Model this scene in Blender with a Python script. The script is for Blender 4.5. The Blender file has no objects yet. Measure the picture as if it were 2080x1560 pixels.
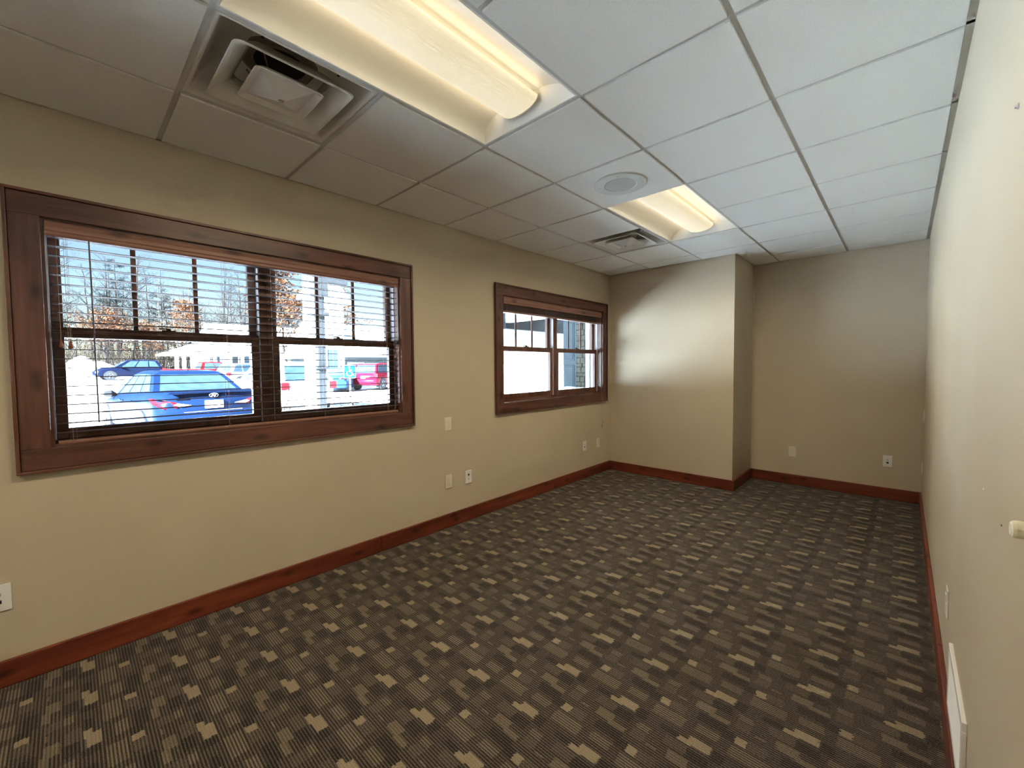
import bpy, bmesh, math, random
from mathutils import Vector, Matrix

S = bpy.context.scene
COL = S.collection
R_ = math.radians

# ------------------------------------------------------------------ camera
CAM = Vector((2.8426, -1.5881, 1.3807))
yaw, pitch, roll = -0.752771, -0.041904, -0.008675
cy, sy, cp, sp = math.cos(yaw), math.sin(yaw), math.cos(pitch), math.sin(pitch)
fwd = Vector((sy*cp, cy*cp, sp)); r0 = Vector((cy, -sy, 0)); u0 = r0.cross(fwd)
rgt = math.cos(roll)*r0 + math.sin(roll)*u0
upv = -math.sin(roll)*r0 + math.cos(roll)*u0
cd = bpy.data.cameras.new('camera'); cam = bpy.data.objects.new('camera', cd); COL.objects.link(cam)
cam.matrix_world = Matrix(((rgt.x, upv.x, -fwd.x, CAM.x), (rgt.y, upv.y, -fwd.y, CAM.y), (rgt.z, upv.z, -fwd.z, CAM.z), (0, 0, 0, 1)))
cd.sensor_width = 36.0; cd.sensor_fit = 'HORIZONTAL'; cd.lens = 847.943/2080*36.0
cd.clip_start = 0.01; cd.clip_end = 600
S.camera = cam

# ------------------------------------------------------------------ world, sun, exposure
SUN_DIR = Vector((0.35, -0.80, 0.48)).normalized()
SUN_STRENGTH = 230.0
SKY_STRENGTH = 0.22
LENS_EMIT = 0.58            # glow of the fixture lens
TUBE_WATTS = 19.5           # lamp in each ceiling fixture
W = bpy.data.worlds.new('world'); S.world = W; W.use_nodes = True
wn = W.node_tree.nodes; wl = W.node_tree.links; wn.clear()
wo = wn.new('ShaderNodeOutputWorld'); wb = wn.new('ShaderNodeBackground'); ws = wn.new('ShaderNodeTexSky')
ws.sky_type = 'NISHITA'; ws.sun_disc = False
ws.sun_elevation = math.asin(SUN_DIR.z); ws.sun_rotation = math.atan2(SUN_DIR.x, SUN_DIR.y)
ws.altitude = 200; ws.air_density = 1.0; ws.dust_density = 0.0; ws.ozone_density = 1.6
wl.new(ws.outputs[0], wb.inputs[0]); wb.inputs[1].default_value = SKY_STRENGTH; wl.new(wb.outputs[0], wo.inputs[0])
sd = bpy.data.lights.new('sun', 'SUN'); so = bpy.data.objects.new('sun', sd); COL.objects.link(so)
so.rotation_euler = SUN_DIR.to_track_quat('Z', 'Y').to_euler(); so.location = (20, -20, 30)
sd.energy = SUN_STRENGTH; sd.angle = R_(0.6); sd.color = (0.77, 0.92, 1.03)
vs = S.view_settings; vs.view_transform = 'Standard'; vs.look = 'None'; vs.gamma = 1.0; vs.use_curve_mapping = False
vs.exposure = 0.10
try:
    cyc = S.cycles
    cyc.use_denoising = True; cyc.max_bounces = 6; cyc.diffuse_bounces = 4; cyc.glossy_bounces = 4
    cyc.transmission_bounces = 6; cyc.transparent_max_bounces = 16; cyc.sample_clamp_indirect = 400.0; cyc.use_adaptive_sampling = True; cyc.adaptive_threshold = .05; cyc.adaptive_min_samples = 16
    cyc.caustics_reflective = False; cyc.caustics_refractive = False
except Exception:
    pass

# ------------------------------------------------------------------ node helpers
def newmat(name):
    m = bpy.data.materials.new(name); m.use_nodes = True
    nt = m.node_tree; nt.nodes.clear()
    o = nt.nodes.new('ShaderNodeOutputMaterial'); b = nt.nodes.new('ShaderNodeBsdfPrincipled')
    nt.links.new(b.outputs[0], o.inputs[0])
    return m, nt, b, o
def N(nt, t, **kw):
    n = nt.nodes.new(t)
    for k, v in kw.items(): setattr(n, k, v)
    return n
def setv(n, d):
    for k, v in d.items(): n.inputs[k].default_value = v
def math_(nt, op, a, b=None, c=None):
    n = N(nt, 'ShaderNodeMath', operation=op)
    for i, x in enumerate((a, b, c)):
        if x is None: continue
        if isinstance(x, (int, float)): n.inputs[i].default_value = x
        else: nt.links.new(x, n.inputs[i])
    return n.outputs[0]
def mixc(nt, fac, a, b):
    n = N(nt, 'ShaderNodeMix', data_type='RGBA')
    for i, x in ((0, fac), (6, a), (7, b)):
        if isinstance(x, (int, float)): n.inputs[i].default_value = x
        elif isinstance(x, tuple): n.inputs[i].default_value = (*x[:3], 1)
        else: nt.links.new(x, n.inputs[i])
    return n.outputs[2]
def objco(nt, scale=(1, 1, 1), loc=(0, 0, 0)):
    t = N(nt, 'ShaderNodeTexCoord'); mp = N(nt, 'ShaderNodeMapping')
    mp.inputs['Scale'].default_value = scale; mp.inputs['Location'].default_value = loc
    nt.links.new(t.outputs['Object'], mp.inputs[0]); return mp.outputs[0]
def noise(nt, co, scale, detail=3, rough=.5, dist=0):
    n = N(nt, 'ShaderNodeTexNoise'); setv(n, {'Scale': scale, 'Detail': detail, 'Roughness': rough, 'Distortion': dist})
    nt.links.new(co, n.inputs['Vector']); return n.outputs['Fac']
def ramp(nt, fac, stops):
    n = N(nt, 'ShaderNodeValToRGB'); e = n.color_ramp.elements
    while len(e) > 1: e.remove(e[-1])
    for i, (p, c) in enumerate(stops):
        x = e[0] if i == 0 else e.new(p)
        x.position = p; x.color = (*c[:3], 1) if isinstance(c, tuple) else (c, c, c, 1)
    nt.links.new(fac, n.inputs[0]); return n.outputs[0]
def bump(nt, b, h, strength=.2, dist=.002):
    n = N(nt, 'ShaderNodeBump'); setv(n, {'Strength': strength, 'Distance': dist})
    nt.links.new(h, n.inputs['Height']); nt.links.new(n.outputs[0], b.inputs['Normal'])
MATS = {}
def plain(name, col, rough=.5, metal=0, var=.06, vscale=6, bmp=0, bscale=300, coat=0, spec=None, ior=None):
    if name in MATS: return MATS[name]
    m, nt, b, o = newmat(name)
    co = objco(nt); f = noise(nt, co, vscale, 2)
    c = ramp(nt, f, [(.3, tuple(x*(1-var) for x in col)), (.7, tuple(min(1, x*(1+var)) for x in col))])
    nt.links.new(c, b.inputs['Base Color'])
    setv(b, {'Roughness': rough, 'Metallic': metal, 'Coat Weight': coat})
    if ior is not None: b.inputs['IOR'].default_value = ior
    if spec is not None: b.inputs['Specular IOR Level'].default_value = spec
    if bmp: bump(nt, b, noise(nt, co, bscale, 1), bmp, .001)
    MATS[name] = m; return m
def wood(name, axis, dark, light, rough=.38):
    m, nt, b, o = newmat(name)
    sc = [16.0, 16.0, 16.0]; sc[axis] = 1.3
    co = objco(nt, tuple(sc)); g = noise(nt, co, 1.6, 8, .62, .7)
    sc2 = [5.0, 5.0, 5.0]; sc2[axis] = .8
    g2 = noise(nt, objco(nt, tuple(sc2), (3, 5, 7)), 1.2, 3, .5, .4)
    gg = math_(nt, 'ADD', math_(nt, 'MULTIPLY', g, .6), math_(nt, 'MULTIPLY', g2, .55))
    c = ramp(nt, gg, [(.36, dark), (.56, tuple((a+b_)/2 for a, b_ in zip(dark, light))), (.74, light)])
    # knots
    tc = N(nt, 'ShaderNodeTexCoord'); sp3 = N(nt, 'ShaderNodeSeparateXYZ'); nt.links.new(tc.outputs['Object'], sp3.inputs[0])
    oth = [q for q in range(3) if q != axis]
    al = math_(nt, 'MULTIPLY', sp3.outputs[axis], 3.0); ac = math_(nt, 'MULTIPLY', math_(nt, 'ADD', sp3.outputs[oth[0]], sp3.outputs[oth[1]]), 7.0)
    cb = N(nt, 'ShaderNodeCombineXYZ'); nt.links.new(al, cb.inputs[0]); nt.links.new(ac, cb.inputs[1])
    v = N(nt, 'ShaderNodeTexVoronoi', voronoi_dimensions='2D'); v.inputs['Scale'].default_value = 1.0; nt.links.new(cb.outputs[0], v.inputs['Vector'])
    k = ramp(nt, v.outputs['Distance'], [(.04, 1.0), (.17, 0.0)])
    col = mixc(nt, math_(nt, 'MULTIPLY', k, .65), c, tuple(x*.22 for x in dark))
    nt.links.new(col, b.inputs['Base Color']); setv(b, {'Roughness': rough, 'Coat Weight': .15, 'Coat Roughness': .3})
    bump(nt, b, g, .12, .001)
    return m
ALD, ALL = (.040, .014, .011), (.19, .078, .050)
WOODM = [wood('alder_grain_x', 0, ALD, ALL), wood('alder_grain_y', 1, ALD, ALL), wood('alder_grain_z', 2, ALD, ALL)]
BSD, BSL = (.068, .013, .007), (.235, .052, .023)
BASEM = [wood('base_grain_x', 0, BSD, BSL), wood('base_grain_y', 1, BSD, BSL)]
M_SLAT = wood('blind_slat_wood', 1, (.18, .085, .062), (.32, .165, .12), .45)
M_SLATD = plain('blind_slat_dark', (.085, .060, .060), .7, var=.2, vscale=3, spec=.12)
M_WALL = plain('beige_paint', (.56, .475, .345), .62, var=.03, vscale=2.0)
M_TILE = plain('ceiling_tile_white', (.87, .875, .86), .9, var=.04, vscale=160, bmp=.5, bscale=330)
M_TEE = plain('white_tee_metal', (.62, .62, .61), .45, var=.02)
M_REFL = plain('white_reflector', (.92, .91, .87), .4, var=.01)
M_VENT = plain('white_vent_metal', (.80, .80, .77), .38, var=.03)
M_DARK = plain('dark_duct', (.015, .015, .016), .8)
M_DUCT = plain('grey_duct_metal', (.20, .20, .19), .6)
M_ALMOND = plain('almond_plastic', (.74, .69, .53), .4, var=.02)
M_WHITEP = plain('white_plastic', (.80, .80, .78), .35, var=.02)
M_BLACKP = plain('black_plastic', (.012, .012, .014), .4)
M_GREYP = plain('grey_plastic', (.36, .36, .37), .4)
M_SPK = plain('speaker_grey_enamel', (.66, .68, .66), .5, var=.02)
M_SPKG = plain('speaker_mesh', (.52, .53, .52), .6, var=.25, vscale=260)
M_LINER = plain('lilac_white_jamb_liner', (.66, .64, .70), .4, var=.03)
M_CORD = plain('tan_cord', (.42, .32, .25), .8)
M_TASSEL = plain('wood_tassel', (.20, .055, .03), .4)
M_METALD = plain('bronze_lock', (.05, .04, .04), .4, metal=.6)
M_CREAM = plain('cream_peg', (.78, .72, .50), .5, var=.04, vscale=30)
M_STEEL = plain('screw_steel', (.5, .45, .45), .35, metal=.8)

def glassmat(name, tint=(1, 1, 1), gloss=.06):
    m = bpy.data.materials.new(name); m.use_nodes = True; nt = m.node_tree; nt.nodes.clear()
    o = nt.nodes.new('ShaderNodeOutputMaterial'); mx = nt.nodes.new('ShaderNodeMixShader')
    t = nt.nodes.new('ShaderNodeBsdfTransparent'); g = nt.nodes.new('ShaderNodeBsdfGlossy'); lw = nt.nodes.new('ShaderNodeLayerWeight'); lw.inputs['Blend'].default_value = .5
    t.inputs[0].default_value = (*tint, 1); g.inputs['Roughness'].default_value = .02; fr = None
    sch = math_(nt, 'ADD', math_(nt, 'MULTIPLY', math_(nt, 'POWER', lw.outputs['Facing'], 5.0), .6), gloss*.5)
    nt.links.new(sch, mx.inputs[0]); nt.links.new(t.outputs[0], mx.inputs[1]); nt.links.new(g.outputs[0], mx.inputs[2])
    nt.links.new(mx.outputs[0], o.inputs[0]); return m
M_PANE = glassmat('window_pane', (.97, .985, .98))

def emit(name, col, strength, base=(.9, .88, .8)):
    m, nt, b, o = newmat(name)
    # prismatic lens: fine ridges vary the glow a little
    co = objco(nt); f = noise(nt, co, 5, 2)
    c = ramp(nt, f, [(.3, tuple(x*.93 for x in col)), (.7, col)])
    nt.links.new(c, b.inputs['Emission Color']); b.inputs['Emission Strength'].default_value = strength
    setv(b, {'Base Color': (*base, 1), 'Roughness': .5})
    wv = N(nt, 'ShaderNodeTexWave'); wv.inputs['Scale'].default_value = 60; nt.links.new(co, wv.inputs['Vector']); bump(nt, b, wv.outputs['Fac'], .15, .001)
    return m
M_LENS = emit('lit_lens', (1.0, .84, .53), LENS_EMIT)

# ------------------------------------------------------------------ carpet (woven pattern, repeat 0.2795 x 0.300 m)
def carpet():
    m, nt, b, o = newmat('patterned_carpet')
    t = N(nt, 'ShaderNodeTexCoord'); sx = N(nt, 'ShaderNodeSeparateXYZ'); nt.links.new(t.outputs['Object'], sx.inputs[0])
    X, Y = sx.outputs[0], sx.outputs[1]
    PX, PY, OX, OY = .2795, .300, 1.758, -.371
    row = math_(nt, 'FLOOR', math_(nt, 'DIVIDE', Y, .0052))
    wn1 = N(nt, 'ShaderNodeTexWhiteNoise', noise_dimensions='2D')
    cb = N(nt, 'ShaderNodeCombineXYZ'); nt.links.new(row, cb.inputs[0])
    cellx = math_(nt, 'FLOOR', math_(nt, 'DIVIDE', X, PX)); nt.links.new(cellx, cb.inputs[1]); nt.links.new(cb.outputs[0], wn1.inputs['Vector'])
    jit = math_(nt, 'MULTIPLY', math_(nt, 'SUBTRACT', wn1.outputs['Value'], .5), .008)
    fine = noise(nt, objco(nt, (1, 1.6, 1)), 210, 2, .6)
    jy = math_(nt, 'MULTIPLY', math_(nt, 'SUBTRACT', fine, .5), .004)
    def wrap(v, off, per, j):
        a = math_(nt, 'ADD', math_(nt, 'SUBTRACT', v, off-per/2-per*40), j)
        return math_(nt, 'SUBTRACT', math_(nt, 'MODULO', a, per), per/2)
    x = wrap(X, OX, PX, jit); y = wrap(Y, OY, PY, jy)
    def rect(x0, x1, y0, y1):
        out = None
        xs = [(x0, x1)]; ys = [(y0, y1)]
        if x1 > PX/2: xs = [(x0, PX/2+.02), (-PX/2-.02, x1-PX)]
        if y1 > PY/2: ys = [(y0, PY/2+.02), (-PY/2-.02, y1-PY)]
        for a, b_ in xs:
            for c, d in ys:
                r = math_(nt, 'MULTIPLY', math_(nt, 'COMPARE', x, (a+b_)/2, (b_-a)/2), math_(nt, 'COMPARE', y, (c+d)/2, (d-c)/2))
                out = r if out is None else math_(nt, 'MAXIMUM', out, r)
        return out
    def union(*rs):
        out = None
        for r in rs:
            q = rect(*r); out = q if out is None else math_(nt, 'MAXIMUM', out, q)
        return out
    tan = union((-.055, -.003, -.022, .002), (-.024, .054, -.015, .026), (.104, .141, .101, .138))
    med = union((-.060, .010, -.124, -.083), (.0, .069, -.133, -.110), (-.128, -.091, -.121, -.114))
    strl = union((.100, .222, .034, .089), (.086, .136, -.075, -.045), (-.02, .06, .06, .10))
    drk = union((-.034, .070, .117, .160), (-.122, -.026, -.019, .008), (-.012, .062, -.078, -.034), (.058, .104, .10, .14), (.06, .10, -.03, .02))
    mid = union((-.092, -.010, -.07, -.028), (.086, .138, -.126, -.08), (-.135, -.075, .10, .145))
    # yarn rows
    st = math_(nt, 'SINE', math_(nt, 'MULTIPLY', Y, 2*math.pi/.0104))
    st = math_(nt, 'ADD', math_(nt, 'MULTIPLY', st, .5), .5)
    sp_ = noise(nt, objco(nt, (.55, 1.2, 1)), 330, 2, .7)
    lvl = math_(nt, 'ADD', .31, math_(nt, 'MULTIPLY', mid, .10))
    lvl = math_(nt, 'ADD', lvl, math_(nt, 'MULTIPLY', drk, -.12))
    lvl = math_(nt, 'ADD', lvl, math_(nt, 'MULTIPLY', strl, .18))
    amp = math_(nt, 'ADD', .42, math_(nt, 'MULTIPLY', strl, .10))
    amp = math_(nt, 'SUBTRACT', amp, math_(nt, 'MULTIPLY', mid, .14))
    lvl = math_(nt, 'ADD', lvl, math_(nt, 'MULTIPLY', math_(nt, 'SUBTRACT', st, .5), amp))
    lv2 = math_(nt, 'ADD', .56, math_(nt, 'MULTIPLY', math_(nt, 'SUBTRACT', st, .5), .24))
    nm = N(nt, 'ShaderNodeMix', data_type='FLOAT'); nt.links.new(med, nm.inputs[0]); nt.links.new(lvl, nm.inputs[2]); nt.links.new(lv2, nm.inputs[3])
    nm2 = N(nt, 'ShaderNodeMix', data_type='FLOAT'); nt.links.new(tan, nm2.inputs[0]); nt.links.new(nm.outputs[0], nm2.inputs[2])
    nt.links.new(math_(nt, 'ADD', .86, math_(nt, 'MULTIPLY', math_(nt, 'SUBTRACT', st, .5), .12)), nm2.inputs[3])
    tot = math_(nt, 'ADD', nm2.outputs[0], math_(nt, 'MULTIPLY', math_(nt, 'SUBTRACT', sp_, .5), 1.25))
    c = ramp(nt, tot, [(.06, (.007, .006, .006)), (.32, (.050, .041, .034)), (.62, (.150, .124, .087)), (1.0, (.285, .236, .152))])
    nt.links.new(c, b.inputs['Base Color']); setv(b, {'Roughness': .95, 'Specular IOR Level': .1, 'Sheen Weight': .17, 'Sheen Roughness': .5})
    h = math_(nt, 'ADD', math_(nt, 'MULTIPLY', st, .6), sp_); bump(nt, b, h, .5, .003)
    return m
M_CARPET = carpet()

# ------------------------------------------------------------------ mesh helpers
class MB:
    def __init__(s): s.v = []; s.f = []
    def add(s, vs_, fs):
        o = len(s.v); s.v += [tuple(p) for p in vs_]; s.f += [tuple(i+o for i in f) for f in fs]; return s
    def box(s, x0, x1, y0, y1, z0, z1):
        return s.add([(x0, y0, z0), (x1, y0, z0), (x1, y1, z0), (x0, y1, z0), (x0, y0, z1), (x1, y0, z1), (x1, y1, z1), (x0, y1, z1)],
                     [(0, 3, 2, 1), (4, 5, 6, 7), (0, 1, 5, 4), (1, 2, 6, 5), (2, 3, 7, 6), (3, 0, 4, 7)])
    def prism(s, poly, axis, a, b):
        n = len(poly)
        def P(p, t):
            if axis == 0: return (t, p[0], p[1])
            if axis == 1: return (p[0], t, p[1])
            return (p[0], p[1], t)
        vs_ = [P(p, a) for p in poly]+[P(p, b) for p in poly]
        fs = [tuple(range(n))[::-1], tuple(range(n, 2*n))]+[(i, (i+1) % n, n+(i+1) % n, n+i) for i in range(n)]
        return s.add(vs_, fs)
    def loft(s, rings, close=True, caps=True):
        n = len(rings[0]); vs_ = [p for r in rings for p in r]; fs = []
        for k in range(len(rings)-1):
            for i in range(n if close else n-1):
                a = k*n+i; b = k*n+(i+1) % n; fs.append((a, b, b+n, a+n))
        if caps: fs += [tuple(range(n))[::-1], tuple(range((len(rings)-1)*n, len(rings)*n))]
        return s.add(vs_, fs)
    def tube(s, pts, rad, n=6, caps=True):
        pts = [Vector(p) for p in pts]; rings = []
        if not isinstance(rad, (list, tuple)): rad = [rad]*len(pts)
        for i, p in enumerate(pts):
            d = (pts[min(i+1, len(pts)-1)]-pts[max(i-1, 0)]); d = d.normalized() if d.length else Vector((0, 0, 1))
            a = d.orthogonal().normalized() if i == 0 else (a-d*a.dot(d)).normalized()
            b = d.cross(a)
            rings.append([p+rad[i]*(math.cos(2*math.pi*k/n)*a+math.sin(2*math.pi*k/n)*b) for k in range(n)])
        return s.loft(rings, True, caps)
    def lathe(s, prof, c, axis=2, n=24, caps=True):
        rings = []
        for r, h in prof:
            ring = []
            for k in range(n):
                a = 2*math.pi*k/n; p, q = r*math.cos(a), r*math.sin(a)
                ring.append((c[0]+p, c[1]+q, c[2]+h) if axis == 2 else (c[0]+h, c[1]+p, c[2]+q) if axis == 0 else (c[0]+p, c[1]+h, c[2]+q))
            rings.append(ring)
        return s.loft(rings, True, caps)
    def build(s, name, mat, parent=None, bevel=0, smooth=False, kind=None, fix=True):
        me = bpy.data.meshes.new(name); me.from_pydata(s.v, [], s.f)
        if fix:
            bm = bmesh.new(); bm.from_mesh(me); bmesh.ops.recalc_face_normals(bm, faces=bm.faces); bm.to_mesh(me); bm.free()
        me.materials.append(mat)
        if smooth:
            for p in me.polygons: p.use_smooth = True
        o = bpy.data.objects.new(name, me); COL.objects.link(o)
        if parent is not None: attach(o, parent)
        if bevel:
            md = o.modifiers.new('bevel', 'BEVEL'); md.width = bevel; md.segments = 2; md.limit_method = 'ANGLE'
        if kind: o['kind'] = kind
        return o
def attach(o, parent):
    o.parent = parent
    if parent.type == 'EMPTY' and not parent.get('_local'):
        o.matrix_parent_inverse = Matrix.Translation(-parent.location)
def empty(name, loc, label=None, cat=None, group=None, kind=None, local=False, rz=0):
    o = bpy.data.objects.new(name, None); COL.objects.link(o); o.location = loc; o.empty_display_size = .05
    o.rotation_euler.z = rz
    tag(o, label, cat, group, kind)
    if local: o['_local'] = 1
    return o
def tag(o, label=None, cat=None, group=None, kind=None):
    for k, v in (('label', label), ('category', cat), ('group', group), ('kind', kind)):
        if v: o[k] = v
    return o
def share(src, name, loc=(0, 0, 0), parent=None):
    o = bpy.data.objects.new(name, src.data); COL.objects.link(o); o.location = loc
    if parent is not None: attach(o, parent)
    return o

# ------------------------------------------------------------------ room shell
T = .6096; GX = -.0459; H = 2.5578; XR = 2.9992; XB = 1.5064; Y1 = 3.3425; Y2 = 4.0809; YR = -5.00
WT = .16
WIN = [(-1.645, .184), (-1.645+2.959, .184+2.959), (-1.645-2.959, .184-2.959)]; WZ = (1.028, 2.070)  # third opening is unseen, added to let in more daylight
mb = MB().box(-WT, XR+.15, YR-.15, Y2+.15, -.12, 0)
floor = mb.build('floor', M_CARPET, kind='structure')
ceil = MB().box(-WT, XR+.15, YR-.15, Y2+.15, H+.16, H+.26).build('ceiling', M_TEE, kind='structure')
TOPZ = H+.16
w = MB()
ys = [YR-.15, WIN[2][0], WIN[2][1], WIN[0][0], WIN[0][1], WIN[1][0], WIN[1][1], Y2+.15]
for i in range(7):
    if i in (1, 3, 5):
        w.box(-WT, 0, ys[i], ys[i+1], 0, WZ[0]); w.box(-WT, 0, ys[i], ys[i+1], WZ[1], TOPZ)
    else: w.box(-WT, 0, ys[i], ys[i+1], 0, TOPZ)
w.build('wall_left', M_WALL, kind='structure')
MB().box(XR, XR+.15, YR-.15, Y2+.15, 0, TOPZ).build('wall_right', M_WALL, kind='structure')
MB().box(XB-.001, XR, Y2, Y2+.15, 0, TOPZ).build('wall_back', M_WALL, kind='structure')
MB().box(0, XB, Y1, Y2+.15, 0, TOPZ).build('wall_corner_chase', M_WALL, kind='structure')
MB().box(0, XR, YR-.15, YR, 0, TOPZ).build('wall_front', M_WALL, kind='structure')
# building roof with eave over the window wall (shades the ground beside the building)
MB().prism([(-.65, 3.10), (7.0, 5.7), (14.0, 3.10), (14.0, 3.02), (-.65, 3.02)], 1, YR-9, 5.0).build('roof_slab', plain('grey_roof', (.30, .30, .31), .8), kind='structure')
MB().box(-WT-.01, -.01, YR-9, 5.0, TOPZ, 3.03).build('wall_upper_outside', plain('tan_siding', (.45, .40, .33), .8), kind='structure')
MB().box(-WT, -WT+.05, YR-9, YR-.15, -.12, TOPZ).build('wall_outside_front', MATS['tan_siding'], kind='structure')
MB().box(XR+.2, XR+.3, YR-9, 9.0, -.12, 3.0).build('wall_outside_far', MATS['tan_siding'], kind='structure')

# baseboards
BH, BT = .117, .018
def basebd(name, boards, axis):
    e = empty(name, (boards[0][0], boards[0][2], 0), kind='structure')
    for (x0, x1, y0, y1) in boards:
        MB().box(x0, x1, y0, y1, 0, BH).build('board', BASEM[axis], e, bevel=.004)
basebd('baseboard_left', [(0, BT, YR, -1.9), (0, BT, -1.8985, -.02), (0, BT, -.0185, Y1)], 1)
basebd('baseboard_chase', [(BT, XB+BT, Y1-BT, Y1)], 0)
basebd('baseboard_chase_side', [(XB, XB+BT, Y1, Y2)], 1)
basebd('baseboard_back', [(XB+BT, XR, Y2-BT, Y2)], 0)
basebd('baseboard_right', [(XR-BT, XR, YR, 1.045), (XR-BT, XR, 1.0465, 2.02), (XR-BT, XR, 2.0215, Y2-BT)], 1)

# ------------------------------------------------------------------ ceiling grid and tiles (children of the ceiling)
FZ = H+.008            # underside of tee flange; tile faces hang a little lower
def gx(i): return GX+i*T
colx = [(0, gx(1)), (gx(1), gx(2)), (gx(2), gx(3)), (gx(3), gx(4)), (gx(4), XR)]
tees = MB()
JR = list(range(-8, 7))
def tee(name, x0, x1, y0, y1):
    m = MB().box(x0, x1, y0, y1, FZ, FZ+.0015)
    if x1-x0 > y1-y0: m.box(x0, x1, (y0+y1)/2-.001, (y0+y1)/2+.001, FZ+.0015, FZ+.04)
    else: m.box((x0+x1)/2-.001, (x0+x1)/2+.001, y0, y1, FZ+.0015, FZ+.04)
    return m.build(name, M_TEE, ceil)
for i in (1, 2, 3, 4):
    x = gx(i); yend = Y1 if i <= 2 else Y2
    tee('main_tee', x-.0095, x+.0095, YR, yend)
skip_cross = {(2, -1), (2, 3), (2, -5)}
for j in JR:
    y = j*T
    for c, (a, b) in enumerate(colx):
        if (c, j) in skip_cross: continue
        a2, b2 = a, b
        if y > Y1:
            if c < 2: continue
            if c == 2: a2 = XB
        tee('cross_tee', a2+(.0095 if a2 > 0 else 0), b2-(.0095 if c < 4 else 0), y-.0095, y+.0095)
for nm, bx in (('wall_angle', (0, .022, YR, Y1)), ('wall_angle', (XR-.022, XR, YR, Y2)), ('wall_angle', (XB, XR-.022, Y2-.022, Y2)), ('wall_angle', (.022, XB+.022, Y1-.022, Y1)), ('wall_angle', (XB, XB+.022, Y1, Y2-.022)), ('wall_angle', (.022, XR-.022, YR, YR+.022))):
    MB().box(*bx, FZ, FZ+.0015).box(bx[0] if bx[0] != XR-.022 else XR-.0015, bx[1] if bx[1] != .022 else .0015, bx[2], bx[3], FZ+.0015, FZ+.02).build(nm, M_TEE, ceil) if (bx[1]-bx[0] < .03) else MB().box(*bx, FZ, FZ+.0015).build(nm, M_TEE, ceil)
LIGHTS = [(2, -2), (2, 2), (2, -6)]; VENTS = [(1, -2), (1, 3)]
holes = set()
for (c, j) in LIGHTS: holes |= {(c, j), (c, j+1)}
holes |= set(VENTS)
G = .0112
tile_cache = {}
rng = random.Random(3)
def tile(boxes):
    """boxes in world coords: list of (x0,x1,y0,y1) faces; shared mesh when a plain full tile"""
    x0, x1, y0, y1 = boxes[0]
    key = (round(x1-x0, 3), round(y1-y0, 3)) if len(boxes) == 1 else None
    cx_, cy_ = (x0+x1)/2, (y0+y1)/2
    if key and key in tile_cache:
        return share(tile_cache[key], 'ceiling_tile', (cx_, cy_, H+rng.uniform(-.0006, .0006)), ceil)
    m = MB()
    for (a, b, c, d) in boxes:
        m.box(a-cx_, b-cx_, c-cy_, d-cy_, 0, .011)
        m.box(a-cx_-.008, b-cx_+.008, c-cy_-.008, d-cy_+.008, .011, .022)
    o = m.build('ceiling_tile', M_TILE, ceil); o.location = (cx_, cy_, H)
    if key: tile_cache[key] = o
    return o
for j in range(-9, 7):
    ya, yb = max(j*T, YR), min((j+1)*T, Y2)
    for c, (a, b) in enumerate(colx):
        if (c, j) in holes: continue
        x0 = a+(G if c else .0245); x1 = b-(G if c < 4 else .0245)
        y0 = ya+(G if j > -9 else .0245); y1 = yb-(G if j < 6 else .0245)
        if c < 2 and yb > Y1:
            if ya > Y1: continue
            y1 = Y1-.0245
        if c == 2 and yb > Y1:
            if ya < Y1:
                tile([(x0, x1, y0, Y1-.0245), (XB+.0245, x1, Y1-.03, y1)]); continue
            x0 = XB+.0245
        tile([(x0, x1, y0, y1)])

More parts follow.
